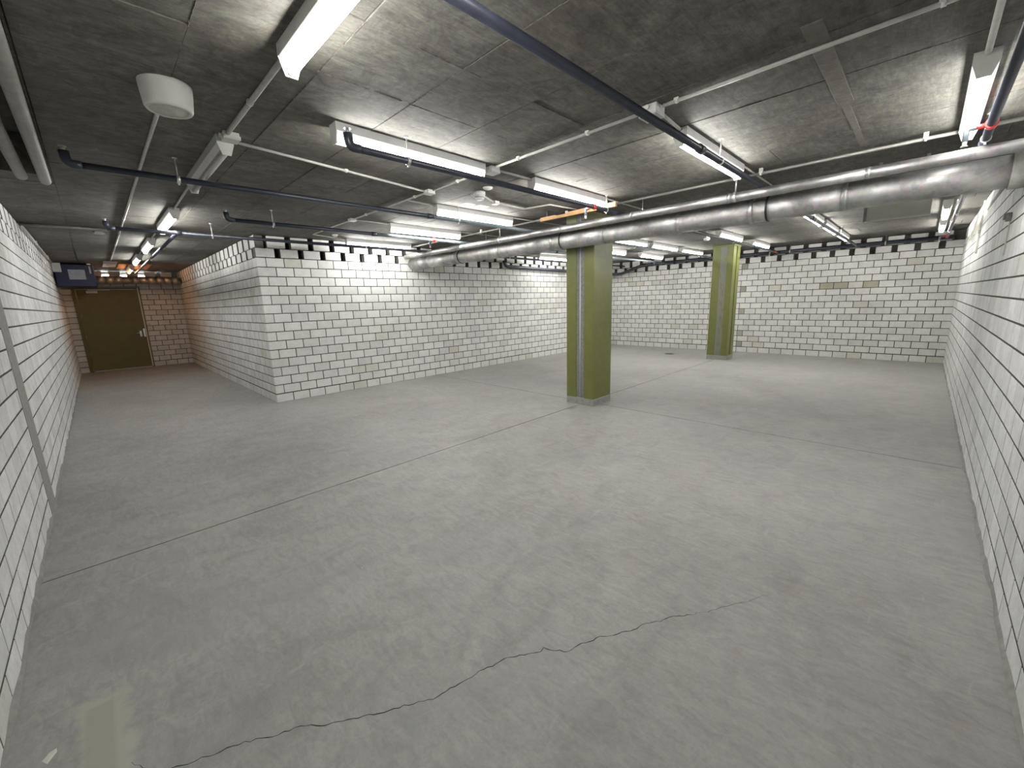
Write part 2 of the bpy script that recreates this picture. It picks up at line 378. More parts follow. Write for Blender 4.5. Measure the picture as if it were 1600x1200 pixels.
# crumbly concrete fins squeezed out between the panels
def fin(p0, p1, w=0.0045, h=0.004):
    p0, p1 = Vector(p0), Vector(p1); L = (p1-p0).length; d = (p1-p0)/L; n = Vector((-d.y, d.x)); b = MB(); t = 0.0
    while t < L:
        l = random.uniform(0.03, 0.22)
        if random.random() < 0.6:
            a, c = p0+d*t, p0+d*min(L, t+l); ww = w*random.uniform(0.4, 1.2); hh = h*random.uniform(0.3, 1.0)
            vs = [(*(a+n*ww), HC+0.003), (*(a-n*ww), HC+0.003), (*(c-n*ww), HC+0.003), (*(c+n*ww), HC+0.003), (*((a+d*l*.15)), HC-hh), (*((c-d*l*.15)), HC-hh)]
            b.add(vs, [(0, 1, 4), (1, 2, 5, 4), (2, 3, 5), (3, 0, 4, 5)])
        t += l
    b.build('joint_fin', 'ridge', ceil)
for k in range(-1, 8):
    fin((-0.93+0.505*k, -7.3), (-0.93+0.505*k, -0.3))
for (a, b_) in (((-0.95, -5.12), (0.75, -5.12)), ((-0.7, -5.6), (0.08, -5.6)), ((1.1, -5.55), (2.5, -5.55)), ((-2.3, -0.55), (-1.5, -0.55)), ((-1.95, -2.6), (-1.1, -2.6))):
    fin(a, b_)
MB().bbox(0.45, 1.5, -6.89, -6.81, HC-0.004, HC+0.004, 0.002).build('repair_strip', 'ceil_patch', ceil)
MB().bbox(1.5, 2.6, -6.865, -6.825, HC-0.003, HC+0.004, 0.001).build('repair_strip', 'ceil_patch', ceil)
for (x0, x1, y0, y1) in ((1.30, 1.44, -3.50, -3.40), (1.49, 1.64, -3.52, -3.42)):
    MB().bbox(x0, x1, y0, y1, HC-0.004, HC+0.004, 0.002).build('repair_patch', 'plaster', ceil)

# ================================================================== brick walls
TH, IN = 0.12, 0.0014
BRICKS = {}
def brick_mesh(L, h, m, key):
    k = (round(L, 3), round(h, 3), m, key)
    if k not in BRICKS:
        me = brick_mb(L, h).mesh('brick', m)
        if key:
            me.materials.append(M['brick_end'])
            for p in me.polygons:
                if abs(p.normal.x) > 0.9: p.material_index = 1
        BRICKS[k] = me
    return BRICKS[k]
def brick_mb(L, h, o=(0, 0, 0)):
    c = 0.0016; x0, y0, z0 = o; b = MB()
    vs = [(x0+c, y0, z0+c), (x0+L-c, y0, z0+c), (x0+L-c, y0, z0+h-c), (x0+c, y0, z0+h-c),
          (x0, y0+c, z0), (x0+L, y0+c, z0), (x0+L, y0+c, z0+h), (x0, y0+c, z0+h),
          (x0, y0+TH, z0), (x0+L, y0+TH, z0), (x0+L, y0+TH, z0+h), (x0, y0+TH, z0+h)]
    fs = [(0,1,2,3), (0,4,5,1), (1,5,6,2), (2,6,7,3), (3,7,4,0), (4,8,9,5), (5,9,10,6), (6,10,11,7), (7,11,8,4), (8,11,10,9)]
    return b.add(vs, fs)
def make_wall(name, label, origin, ang, length, bricks, core, m='brick', special=None, cap=300, m_open=True):
    """bricks: list of (u, z, L, h) in wall coordinates; core: boxes (u0,u1,z0,z1) of mortar"""
    ca, sa = math.cos(ang), math.sin(ang); o = Vector(origin)
    W = lambda u, v, z: Vector((o.x+u*ca-v*sa, o.y+u*sa+v*ca, z))
    b = MB()
    for (u0, u1, z0, z1) in core: b.box(u0, u1, IN, TH-IN, z0, z1)
    root = b.build(name, 'mortar'); root.location = o; root.rotation_euler = (0, 0, ang)
    tag(root, label, 'wall', kind='structure')
    sc = []
    for i, (u, z, L, h) in enumerate(bricks):
        q = [project(W(u+a*L, 0, z+c*h)) for a, c in ((0, 0), (1, 0), (1, 1), (0, 1))]
        ar = 0.0
        if all(q):
            cx = sum(p[0] for p in q)/4; cy = sum(p[1] for p in q)/4
            if -20 < cx < 1620 and -20 < cy < 1220:
                ar = abs(sum(q[k][0]*q[(k+1) % 4][1]-q[(k+1) % 4][0]*q[k][1] for k in range(4)))/2
        sc.append((ar, i))
    sc.sort(reverse=True)
    must = {i for i, q in enumerate(bricks) if special and special(*q)}       # odd-coloured bricks always stay single
    if len(bricks) > cap: chosen = must | set([i for a, i in sc if a > 0 and i not in must][:cap-len(must)])
    else: chosen = {i for a, i in sc}
    rest = MB()
    for i, (u, z, L, h) in enumerate(bricks):
        mm = special(u, z, L, h) if special else None
        if i in chosen:
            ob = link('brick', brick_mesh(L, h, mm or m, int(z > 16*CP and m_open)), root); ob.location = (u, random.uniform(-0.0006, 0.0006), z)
        else:
            t = brick_mb(L, h, (u, random.uniform(-0.0006, 0.0006), z)); rest.add(t.v, t.f)
    if rest.v:
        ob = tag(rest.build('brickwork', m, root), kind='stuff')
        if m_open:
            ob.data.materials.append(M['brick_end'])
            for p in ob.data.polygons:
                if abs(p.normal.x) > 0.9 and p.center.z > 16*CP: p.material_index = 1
    return root
BL, BH, J = 0.2475, 0.1308, 0.0125
def course(z, s0, s1, first, h=BH, L=BL, gap=0.0125):
    """bricks from s0 to s1, first piece of length `first`"""
    out = []; s = s0; l = first
    while s < s1-0.015:
        e = min(s+l, s1)
        if s1-e < 0.03: e = s1
        if e-s > 0.02: out.append((s, z, e-s, h))
        s = e+gap; l = L
    return out
def perforated(z, s0, s1, h, start=0.0, L=0.26, gap=0.088):
    out = []; s = s0+start
    while s < s1-0.05:
        e = min(s+L, s1); out.append((s, z, e-s, h)); s = e+gap
    return out
def rev(bl, length): return [(length-u-L, z, L, h) for (u, z, L, h) in bl]
ztop = 17*CP+J/2
H18 = HC-0.012-ztop
zc = lambda n: (n-1)*CP+(0.002 if n == 1 else J/2)

# inner block: face towards the room
LF = XB
bl = []
for n in range(1, 17): bl += course(zc(n), 0.0 if n % 2 else 0.13, LF, BL)
bl += perforated(zc(17), 0.0, LF, BH) + perforated(ztop, 0.17, LF, H18)
make_wall('wall_front', 'white sand-lime brick wall of the inner block with two open-jointed top courses', (0, 0, 0), 0.0, LF, bl, [(IN, LF, 0, 16*CP)])
# inner block: corridor side (runs away from the corner)
LC = YD
bl = []
for n in range(1, 17): bl += course(zc(n), 0.13 if n % 2 else 0.0, LC, BL)
bl += perforated(zc(17), 0.13, LC, BH, 0.085) + perforated(ztop, 0.0, LC, H18)
make_wall('wall_corridor', 'corridor side of the inner white brick block', (0, YD, 0), -math.pi/2, LC, rev(bl, LC), [(0, LC-TH, 0, 16*CP)])
# back wall
LB = -YR
bl = []
for n in range(1, 17): bl += course(zc(n), 0.0, LB, BL if n % 2 else 0.12)
bl += perforated(zc(17), 0.0, LB, BH, 0.0, 0.25, 0.098) + perforated(ztop, 0.0, LB, H18, 0.17, 0.25, 0.098)
bl = rev(bl, LB)
greys = [(-3.94, 2.235), (-3.94, 1.65), (-3.94, 1.09), (-3.94, 0.50), (-3.94, 0.21)]
cut = []
for (u, z, L, h) in bl:                                   # toothed half bricks set in grey mortar beside the far column
    y1, y0 = -u, -(u+L); hit = [g for g in greys if z <= g[1] <= z+h+J and y0 <= g[0] <= y1]
    if hit and L > 0.2 and z < 2.28:
        m0 = max(u, min(3.94-0.062, u+L-0.125))
        if m0-u > 0.03: cut.append((u, z, m0-u-0.010, h))
        cut.append((m0, z, 0.125, h))
        if u+L-(m0+0.135) > 0.03: cut.append((m0+0.135, z, u+L-(m0+0.135), h))
    else: cut.append((u, z, L, h))
bl = cut
tans = [(-5.65, 1.65), (-5.92, 1.65), (-6.43, 1.65)]
def sp(u, z, L, h):
    y1, y0 = -u, -(u+L)
    if abs(L-0.125) < 1e-4 and any(z <= g[1] <= z+h+J and y0-0.08 <= g[0] <= y1+0.08 for g in greys): return 'brick_grey'
    if any(z <= t[1] <= z+h+J and y0 <= t[0] <= y1 for t in tans): return 'brick_tan'
make_wall('wall_back', 'far white brick wall with a few tan bricks and open top courses', (XB, 0, 0), -math.pi/2, LB, bl, [(0, LB, 0, 16*CP)], special=sp)
# right wall (no open courses: built up to the slab)
LR = XB-XL
bl = []
for n in range(1, 18): bl += course(zc(n), 0.0, LR, BL if n % 2 else 0.12)
bl += course(ztop, 0.0, LR, 0.12, H18)
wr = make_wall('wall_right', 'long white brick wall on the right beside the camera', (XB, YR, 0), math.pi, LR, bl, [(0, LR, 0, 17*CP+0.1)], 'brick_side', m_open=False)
# left wall with a grey mortar movement joint
LL = YD-YR; ST0, ST1 = -2.78-YR, -2.42-YR
bl = []
for n in range(1, 17):
    a = course(zc(n), 0.0, ST0, 0.20 if n % 2 else 0.07); c = course(zc(n), ST1, LL, 0.25 if n % 2 else 0.12); bl += a+c
for n, z, h, st in ((17, zc(17), BH, 0.1), (18, ztop, H18, 0.27)): bl += perforated(z, 0.0, LL, h, st)
wl = make_wall('wall_left', 'long white brick wall on the left running to the green door', (XL, YR, 0), math.pi/2, LL, bl, [(0, LL, 0, 16*CP)], 'brick_side')
b = MB(); b.box(ST0+0.004, ST1-0.004, -0.002, TH, 0, 16*CP); b.build('movement_joint', 'mortar_strip', wl)
# end wall with the door
LE = -XL; D0, D1, DH = 0.165, 1.475, 2.20
bl = []
for n in range(1, 18):
    z = zc(n)
    if z+BH < DH+0.05:
        bl += course(z, 0.0, D0, 0.25)
        bl += course(z, D1, LE, 0.25 if n % 2 else 0.12)
    else: bl += course(z, 0.0, LE, 0.25 if n % 2 else 0.12)
bl += perforated(ztop, 0.0, LE, H18, 0.20, 0.225, 0.135)
make_wall('wall_end', 'short brick wall closing the corridor round the green door', (XL, YD, 0), 0.0, LE, bl, [(0, D0, 0, 17*CP), (D1, LE, 0, 17*CP), (D0, D1, DH+0.02, 17*CP)])
# retaining walls of the building behind the brick linings
for nm, lab, bx_ in (('wall_outer_left', 'grey concrete wall behind the left brick lining', (XL-0.40, XL-0.22, YR-0.4, 10.6)), ('wall_outer_right', 'grey concrete wall behind the right brick lining', (XL-0.4, XB+0.4, YR-0.40, YR-0.22)), ('wall_outer_back', 'grey concrete wall behind the far brick lining', (XB+0.22, XB+0.40, YR-0.4, 10.6)), ('wall_outer_end', 'grey concrete wall of the room beyond the green door', (XL-0.4, XB+0.4, 10.4, 10.6))):
    tag(MB().box(*bx_, 0, HC+0.01).build(nm, 'concrete'), lab, 'wall', kind='structure')
# thrown mortar along the foot of both side walls and plaster near the far end of the right wall
def skirt(parent, L, v0):
    b = MB(); u = 0.0; pts = []
    while u <= L: pts.append((u, random.uniform(0.002, 0.016), random.uniform(0.012, 0.05))); u += 0.13
    vs = []
    for (u, d, h) in pts: vs += [(u, -d, 0.001), (u, 0.0005, h)]
    b.add(vs, [(2*i+1, 2*i, 2*i+2, 2*i+3) for i in range(len(pts)-1)]); return b.build('mortar_fillet', 'mortar_strip', parent)
skirt(wl, 13.0, 0); skirt(wr, 12.0, 0)
def smear(u, z, w_, h, seed):
    rnd = random.Random(seed); n = 22; vs = [(u, -0.010, z)]; rim = []
    for k in range(n):
        a = k*2*math.pi/n; r = rnd.uniform(0.75, 1.1); rim.append((u+math.cos(a)*w_*r, 0.001, max(0.02, min(HC-0.03, z+math.sin(a)*h*r))))
    mid = [(u+(p[0]-u)*0.7, -0.008, z+(p[2]-z)*0.7) for p in rim]
    b = MB(); b.add(vs+mid+rim, [(0, 1+(k+1) % n, 1+k) for k in range(n)]+[(1+k, 1+(k+1) % n, 1+n+(k+1) % n, 1+n+k) for k in range(n)], True)
    return b.build('plaster_smear', 'plaster', wr)
for u, z, w_, h, sd in ((0.9, 2.50, 0.7, 0.10, 1), (2.1, 2.42, 0.55, 0.15, 2), (3.0, 2.36, 0.45, 0.18, 3), (3.9, 2.50, 0.5, 0.09, 4), (1.2, 2.30, 0.4, 0.10, 5)): smear(u, z, w_, h, sd)

# ================================================================== door
door = MB()
FX0, FX1 = XL+D0, XL+D1
for (x0, x1, z0, z1) in ((FX0, FX0+0.07, 0, DH), (FX1-0.05, FX1, 0, DH), (FX0, FX1, DH-0.05, DH+0.02)):
    door.bbox(x0, x1, YD-0.03, YD+TH, z0, z1, 0.004)
door = door.build('door_1', 'green_door'); tag(door, 'dark olive green steel door at the end of the corridor', 'door', kind='structure')
MB().bbox(FX1-0.055, FX1-0.045+0.016, YD-0.036, YD-0.028, 0.02, DH, 0.002).build('frame_edge_strip', 'offwhite', door)
MB().bbox(FX0+0.0, FX1, YD-0.036, YD-0.028, DH-0.012, DH+0.022, 0.003).build('frame_head_strip', 'insul', door)
leaf = MB().bbox(FX0+0.075, FX1-0.06, YD-0.022, YD+0.04, 0.022, DH-0.06, 0.004).build('door_leaf', 'green_door', door)
MB().bbox(FX0+0.10, FX1-0.07, YD-0.030, YD-0.020, 0.004, 0.02, 0.002).build('bottom_seal', 'chrome', door)
b = MB().bbox(-1.065, -1.02, YD-0.03, YD-0.02, 0.86, 1.02, 0.003); b.tube(arc_path([(-1.045, YD-0.03, 0.965), (-1.045, YD-0.075, 0.965), (-1.16, YD-0.075, 0.965)], 0.015), 0.010, 8)
b.build('handle', 'chrome', leaf)
MB().tube([(-1.045, YD-0.04, 0.88), (-1.045, YD-0.018, 0.88)], 0.016, 12).build('lock_cylinder', 'chrome', leaf)
MB().bbox(-0.985, -0.945, YD-0.036, YD-0.02, 0.85, 1.08, 0.003).build('strike_plate', 'chrome', door)
b = MB().bbox(-1.94, -1.72, YD-0.075, YD-0.02, 2.045, 2.105, 0.006); b.build('door_closer', 'offwhite', leaf)
MB().bbox(-1.90, -1.48, YD-0.06, YD-0.03, 2.120, 2.135, 0.003).build('closer_arm', 'offwhite', door)
for z in (0.45, 0.92, 1.45): MB().tube([(FX0+0.076, YD-0.032, z-0.06), (FX0+0.076, YD-0.032, z+0.06)], 0.012, 10).build('hinge', 'insul', door)
sw = thing('door_switch', 'small white contact switch on the bricks beside the green door', 'switch', (-0.83, YD, 1.19))
MB().bbox(-0.03, 0.03, -0.03, 0.001, -0.025, 0.025, 0.005).build('switch_body', 'white', sw); MB().tube([(0, -0.028, 0), (0, -0.036, 0)], 0.010, 10).build('switch_button', 'offwhite', sw)

# ================================================================== columns
def column(label, x0, x1, y0, y1, groove, conduit, flange):
    c = thing('steel_column', label, 'column', ((x0+x1)/2, (y0+y1)/2, 0), 'olive green columns')
    a, d = (x1-x0)/2, (y1-y0)/2; z0, z1 = 0.10, HC; g0, g1 = groove; dp = 0.018 if conduit else 0.004
    prof = [(-a, -d), (a, -d), (a, d), (-a, d), (-a, g1), (-a+dp, g1), (-a+dp, g0), (-a, g0)]
    if flange: prof = [(-a, -d), (-a+0.17, -d), (-a+0.17, -d+0.02), (-a+0.26, -d+0.02), (-a+0.26, -d), (a, -d), (a, d), (-a, d), (-a, g1), (-a+dp, g1), (-a+dp, g0), (-a, g0)]
    n = len(prof); b = MB()
    b.add([(p[0], p[1], z0) for p in prof]+[(p[0], p[1], z1) for p in prof], [(i, (i+1) % n, n+(i+1) % n, n+i) for i in range(n)]+[tuple(range(n))[::-1], tuple(range(n, 2*n))])
    b.build('shaft', 'green', c)
    MB().box(-a+dp-(0.012 if conduit else 0.0045), -a+dp+0.005, g0+0.001, g1-0.001, z0, z1-0.01).build('bare_strip', 'strip' if conduit else 'scraped', c)
    MB().bbox(-a-0.004, a+0.006, -d-0.006, d+0.004, -0.01, z0+0.004, 0.008).build('plinth', 'mortar_strip', c)
    if conduit:
        MB().tube([(-a+0.006, (g0+g1)/2+0.004, z0+0.005), (-a+0.006, (g0+g1)/2+0.004, z1-0.02)], 0.0085, 10).build('cable_conduit', 'white', c)
    else:
        MB().bbox(-a-0.012, a+0.012, -d-0.012, d+0.012, 2.595, 2.626, 0.004).build('head_plate', 'green', c)
    return c
column('near olive green steel column with a thin white conduit up its face', 2.93, 3.39, -4.13, -3.67, (-0.072, 0.058), True, False)
column('far olive green column with a scraped grey strip, by the back wall', 8.45, 8.90, -4.155, -3.71, (-0.09, 0.05), False, True)

# ================================================================== big round duct and clad pipe across the room
DX, DZ, DR = 2.745, 2.295, 0.108
duct = thing('ventilation_duct', 'large round galvanised ventilation duct crossing the room under the ceiling', 'duct', (DX, 0, DZ))
seams = [-0.02, -0.62, -1.45, -2.55, -3.62, -4.42, -5.35, -6.05, -6.75, YR]
for i in range(len(seams)-1):
    a, c = seams[i]-0.0015, seams[i+1]+0.0015; dr = random.uniform(-0.001, 0.0015)
    MB().tube([(0, a, 0), (0, c, 0)], DR+dr+(0.008 if i == 0 else 0), 40).build('duct_section', 'galv', duct)
for s_ in seams[1:-1]:
    MB().tube([(0, s_-0.018, 0), (0, s_-0.010, 0), (0, s_+0.010, 0), (0, s_+0.018, 0)], [DR+0.002, DR+0.005, DR+0.005, DR+0.002], 40).build('seam_collar', 'galv2', duct)
for s_ in (-1.50, -3.70, -6.12):
    MB().tube([(0, s_-0.07, 0), (0, s_-0.055, 0)], DR+0.005, 40).build('clamp_band', 'black', duct)
MB().tube([(0, YR+0.10, 0), (0, YR+0.002, 0)], DR+0.012, 40).build('wall_sleeve', 'mortar_strip', duct)
for s_ in (-2.2, -4.9):
    MB().tube([(0, s_, DR), (0, s_, HC-DZ)], 0.005, 8).build('hanger_rod', 'zinc', duct)
bx = thing('fire_board', 'flat grey fire board hanging behind the round duct near the right wall', 'board', (3.22, -7.06, 2.13))
MB().bbox(0, 0.05, -0.215, 0.215, 0.0, 0.30, 0.004).build('casing', 'panel', bx)
for y in (-0.15, 0.15): MB().box(0.05, 0.054, y-0.012, y+0.012, 0.10, HC-2.13).build('hanger_strap', 'insul', bx)
MB().bbox(-0.01, 0.0, 0.200, 0.222, 0.0, 0.18, 0.003).build('edge_angle', 'insul', bx)
MB().tube([(-0.03, 0.17, 0.035), (0.0, 0.17, 0.035)], 0.006, 8).build('pin', 'zinc', bx)
CX, CZ, CR = 2.53, 2.410, 0.041
cp = thing('clad_pipe', 'slim sheet-metal clad pipe lying along the top of the round duct', 'pipe', (CX, 0, CZ))
ys = [-0.10, -1.0, -1.95, -2.95, -3.9, -4.9, -5.9, -6.9, YR]
for i in range(len(ys)-1):
    MB().tube([(0, ys[i]-0.001, 0), (0, ys[i+1]+0.001, 0)], CR, 24).build('cladding', 'galv2', cp)
    if i: MB().tube([(0, ys[i]-0.012, 0), (0, ys[i]+0.012, 0)], CR+0.002, 24).build('cladding_seam', 'galv', cp)
for y in (-2.75, -5.95):
    MB().tube([(0, y, CR*0.5), (0, y, HC-CZ)], 0.007, 8).build('hanger_rod', 'zinc', cp)
    MB().tube([(0, y-0.012, 0), (0, y+0.012, 0)], CR+0.005, 24).build('pipe_clip', 'zinc', cp)

# ================================================================== fluorescent battens
HOUSE = [(-0.046, 0.0), (-0.046, -0.050), (-0.020, -0.076), (0.020, -0.076), (0.046, -0.050), (0.046, 0.0)]
ENDP = [(-0.0475, 0.0), (-0.0475, -0.052), (-0.025, -0.120), (0.025, -0.120), (0.0475, -0.052), (0.0475, 0.0)]
def batten(label, x, y, axis, lit='tube', L=1.23, drop=0.0):
    """near end at (x, y); runs along +axis"""
    t = thing('batten_light', label, 'light', (x, y, HC-drop), 'fluorescent batten lights', 0.0 if axis == 'x' else math.pi/2)
    hs = MB().prism(HOUSE, (0.006, 0, 0), (L-0.006, 0, 0)); hs = hs.build('housing', 'white', t)
    for u in (0.0, L-0.006):
        MB().prism(ENDP, (u, 0, 0), (u+0.006, 0, 0)).build('end_cap', 'offwhite', hs)
    for u0, u1 in ((0.006, 0.020), (L-0.020, L-0.006)):
        MB().bbox(u0, u1, -0.017, 0.017, -0.114, -0.073, 0.005).build('lamp_holder', 'offwhite', t)
    MB().tube([(0.020, 0, -0.098), (L-0.020, 0, -0.098)], 0.018, 14).build('tube', lit, t)
    return t
L_ = batten
L_('batten light at the top edge of the picture, near the round loudspeaker', -1.10, -6.45, 'y')
L_('nearest big batten light with a dark pipe running just under it', -0.655, -4.59, 'x')
L_('batten light beside the wooden board, just before the round duct', 1.17, -4.605, 'x')
L_('batten light beside the smoke detector', 1.07, -3.205, 'x')
L_('batten light two rows behind the smoke detector', 1.20, -1.915, 'x')
L_('batten light closest to the inner block wall, before the duct', 1.28, -0.32, 'x')
L_('batten light next to the white junction box on the near dark pipe', 1.10, -6.02, 'x')
L_('batten light near the right wall seen almost end-on', 1.33, -7.405, 'x')
L_('unlit batten light over the corridor mouth', -1.10, -3.96, 'y', 'tube_off')
L_('first lit batten light in the corridor', -1.08, -1.37, 'y')
L_('second lit batten light in the corridor', -1.08, 1.16, 'y')
L_('third lit batten light in the corridor', -1.08, 3.62, 'y', 'tube_dim')
L_('warm orange batten light at the corridor end above the door', -1.08, 5.95, 'y', 'tube_warm', drop=0.018)
rows = {-7.395: 'along the right wall', -6.04: 'in the row of the near dark pipe', -4.62: 'in the row right of the near column', -3.16: 'in the row over the far column', -2.10: 'in the row left of the far column', -0.44: 'in the row by the inner block wall'}
for y, txt in rows.items():
    for x, w1 in (((5.02, 'first'), (6.48, 'second'), (7.98, 'third')) if y in (-3.16, -6.04) else ((6.05, 'first'), (8.02, 'second'))):
        L_('%s batten light beyond the duct %s' % (w1, txt), x, y, 'x', 'tube_dim')
b = batten('batten light in the room behind the corridor end wall', -1.7, 8.75, 'x')

# ================================================================== sprinkler pipes
PZ, PR = 2.477, 0.0225
def hanger(parent, x, y, z=PZ, r=PR, axis='x', top=HC):
    b = MB().tube([(x, y, z+r), (x, y, top)], 0.0045, 8)
    d = Vector((0.011, 0, 0)) if axis == 'x' else Vector((0, 0.011, 0)); p = Vector((x, y, z))
    b.tube([p-d, p+d], r+0.004, 18); b.box(x-0.006, x+0.006, y-0.006, y+0.006, z-r-0.016, z-r)
    b.lathe([(0.016, -0.008), (0.016, 0.0)], (x, y, top), 10)
    return b.build('hanger', 'zinc', parent)
def straight(label, x0, x1, y, hang, sock=(), elbow=True, r=PR, name='sprinkler_pipe', mat_='navy', pale=None):
    t = thing(name, label, 'pipe', (0, 0, 0), 'dark sprinkler pipes')
    xs0 = x0+(0.05 if elbow else 0)
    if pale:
        MB().tube([(xs0, y, PZ), (pale, y, PZ)], r, 18).build('pipe_run', mat_, t); MB().tube([(pale, y, PZ), (x1, y, PZ)], r, 18).build('pipe_run', 'steel_grey', t)  # paler stretch past the socket: pipe colour and lamp sheen painted together
    else: MB().tube([(xs0, y, PZ), (x1, y, PZ)], r, 18).build('pipe_run', mat_, t)
    if elbow:
        MB().tube(arc_path([(x0+0.07, y, PZ), (x0, y, PZ), (x0-0.004, y, PZ+0.075)], 0.035), r+0.005, 18).build('elbow', mat_, t)
        MB().tube([(x0-0.004, y, PZ+0.07), (x0-0.004, y, PZ+0.10)], 0.012, 12).build('sprinkler_nozzle', 'zinc', t)
        MB().lathe([(0.020, 0.0), (0.020, 0.003)], (x0-0.004, y, PZ+0.10), 14).build('deflector', 'zinc', t)
    for s_ in sock: MB().tube([(s_-0.035, y, PZ), (s_+0.035, y, PZ)], r+0.006, 18).build('socket', mat_, t)
    for h in hang: hanger(t, h, y)
    return t
straight('thick dark pipe crossing the top of the picture past the white junction box', -1.95, 9.95, -6.14, (1.53, 5.2, 7.6), (1.16, 5.0, 9.0), False)
P2 = straight('dark pipe hanging just under the nearest big batten light', -0.61, 9.95, -4.70, (-0.20, 2.3, 6.6), (3.9, 7.9))
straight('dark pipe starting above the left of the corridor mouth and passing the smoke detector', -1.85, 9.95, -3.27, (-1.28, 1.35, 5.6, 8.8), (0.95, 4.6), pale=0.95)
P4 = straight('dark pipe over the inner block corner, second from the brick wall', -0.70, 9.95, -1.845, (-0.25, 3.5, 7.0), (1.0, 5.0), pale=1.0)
straight('dark pipe closest to the inner block wall, crossing the corridor mouth', -1.62, 9.95, -0.57, (-0.62, 1.5, 4.9, 8.0), (-0.98,))
P6 = straight('dark pipe along the right wall beside the end-on batten light', -1.4, 9.95, -7.49, (2.45, 6.2, 8.6), (2.6,), False)
t = thing('sprinkler_branch', 'thin dark branch pipe running down the corridor beside the lights', 'pipe', (0, 0, 0), 'dark sprinkler pipes')
MB().tube([(-0.985, -0.545, PZ), (-0.985, 6.7, PZ)], 0.021, 16).build('pipe_run', 'navy', t)
for y in (2.8, 5.4): hanger(t, -0.985, y, PZ, 0.021, 'y')
# header pipe along the block wall, the corner and the back wall
t = thing('header_pipe', 'dark main pipe along the back wall with a kink down at the corner', 'pipe', (0, 0, 0), 'dark sprinkler pipes')
MB().tube(arc_path([(5.22, -0.075, 2.48), (5.26, -0.075, 2.34), (9.95, -0.075, 2.27), (10.05, -0.40, 2.26), (10.06, -1.10, 2.46), (10.07, -1.6, 2.49), (10.07, -7.60, 2.49)], 0.09), 0.042, 18).build('pipe_run', 'navy', t)
for y in (-1.5, -3.2, -4.9, -6.6): hanger(t, 10.07, y, 2.49, 0.042, 'y')
MB().tube([(10.07, -1.05, 2.455), (10.07, -1.22, 2.478)], 0.052, 18).build('coupling', 'black', t)
MB().tube([(9.5, -0.075, 2.277), (9.5, -0.075, 2.20)], 0.012, 10).build('drain_stub', 'zinc', t)
# sprinkler outlets with red saddles: parts of the pipe they are clamped to
def outlet(pipe, x, y, r=PR):
    t = MB().tube([(x-0.024, y, PZ), (x+0.024, y, PZ)], r+0.007, 18).build('saddle_clamp', 'red', pipe); t['label'] = 'red saddle clamp with a small sprinkler outlet'
    MB().tube([(x, y+0.01, PZ-0.005), (x, y+0.072, PZ-0.005)], 0.014, 12).build('branch_stub', 'red', t)
    MB().tube(arc_path([(x, y+0.06, PZ-0.005), (x, y+0.10, PZ-0.005), (x, y+0.10, PZ-0.075)], 0.02), 0.015, 12).build('elbow', 'steel_grey', t)
    b = MB().tube([(x, y+0.10, PZ-0.07), (x, y+0.10, PZ-0.10)], 0.011, 10); b.lathe([(0.017, -0.104), (0.017, -0.101)], (x, y+0.10, PZ), 12); b.build('nozzle', 'white', t)
outlet(P2, 2.05, -4.70); outlet(P4, 1.98, -1.845); outlet(P6, 2.10, -7.49); outlet(P2, 9.55, -4.70); outlet(P6, 9.6, -7.49)

# ================================================================== conduits and junction boxes
def conduit(label, pts, r=0.010, m='conduit', clips=(), name='conduit', rad=0.02):
    t = thing(name, label, 'conduit', (0, 0, 0), 'grey cable conduits')
    MB().tube(arc_path(pts, rad, 3) if len(pts) > 2 else pts, r, 10).build('conduit_run', m, t)
    a, c = Vector(pts[0]), Vector(pts[1])
    for k in clips:
        p = a+(c-a)*k; d = (c-a).normalized()
        b = MB().tube([p-d*0.008, p+d*0.008], r+0.004, 12); b.box(p.x-0.014, p.x+0.014, p.y-0.014, p.y+0.014, p.z, HC); b.build('clip', 'offwhite', t)
    return t
def jbox(label, x, y, s, h):
    t = thing('junction_box', label, 'junction box', (x, y, HC), 'white junction boxes')
    MB().bbox(-s, s, -s, s, -h+0.012, 0.0, 0.003).build('box_body', 'offwhite', t); MB().bbox(-s-0.002, s+0.002, -s-0.002, s+0.002, -h, -h+0.014, 0.003).build('lid', 'white', t)
    for sx in (-1, 1): MB().tube([(sx*(s-0.001), 0, -0.018), (sx*(s+0.014), 0, -0.018)], 0.013, 10).build('cable_gland', 'offwhite', t)
ZC = HC-0.014
conduit('long grey conduit across the ceiling from the right wall to the big junction box', [(0.67, YR+0.01, ZC), (0.67, -6.10, ZC)], clips=(0.3, 0.95))
conduit('grey conduit between the big junction box and the next one', [(0.67, -5.96, ZC), (0.67, -4.66, ZC)], clips=(0.3, 0.8))
conduit('grey conduit from the middle junction box towards the smoke detector side', [(0.68, -4.52, ZC), (0.68, -3.74, ZC)], 0.009, clips=(0.5,))
conduit('thin conduit running on to the inner block wall', [(0.68, -3.60, ZC), (0.68, -1.98, ZC)], 0.009, clips=(0.12, 0.8))
conduit('short conduit ending over the inner block wall', [(0.68, -1.84, ZC), (0.69, -0.55, ZC)], 0.008)
conduit('conduit crossing from the unlit light to the small junction box', [(-1.06, -3.92, ZC), (0.62, -3.66, ZC)], 0.010, clips=(0.5,))
conduit('stub conduit from the big junction box to its light', [(0.73, -6.05, ZC), (1.10, -6.02, ZC)])
conduit('stub conduit to the light beside the wooden board', [(0.74, -4.60, ZC), (1.17, -4.605, ZC)])
conduit('stub conduit to the light beside the smoke detector', [(0.68, -3.24, ZC), (1.07, -3.205, ZC)], 0.008)
conduit('stub conduit to the light two rows behind the detector', [(0.73, -1.91, ZC), (1.20, -1.915, ZC)], 0.008)
conduit('stub conduit to the light nearest the inner block wall', [(0.69, -0.50, ZC), (1.28, -0.32, ZC)], 0.008)
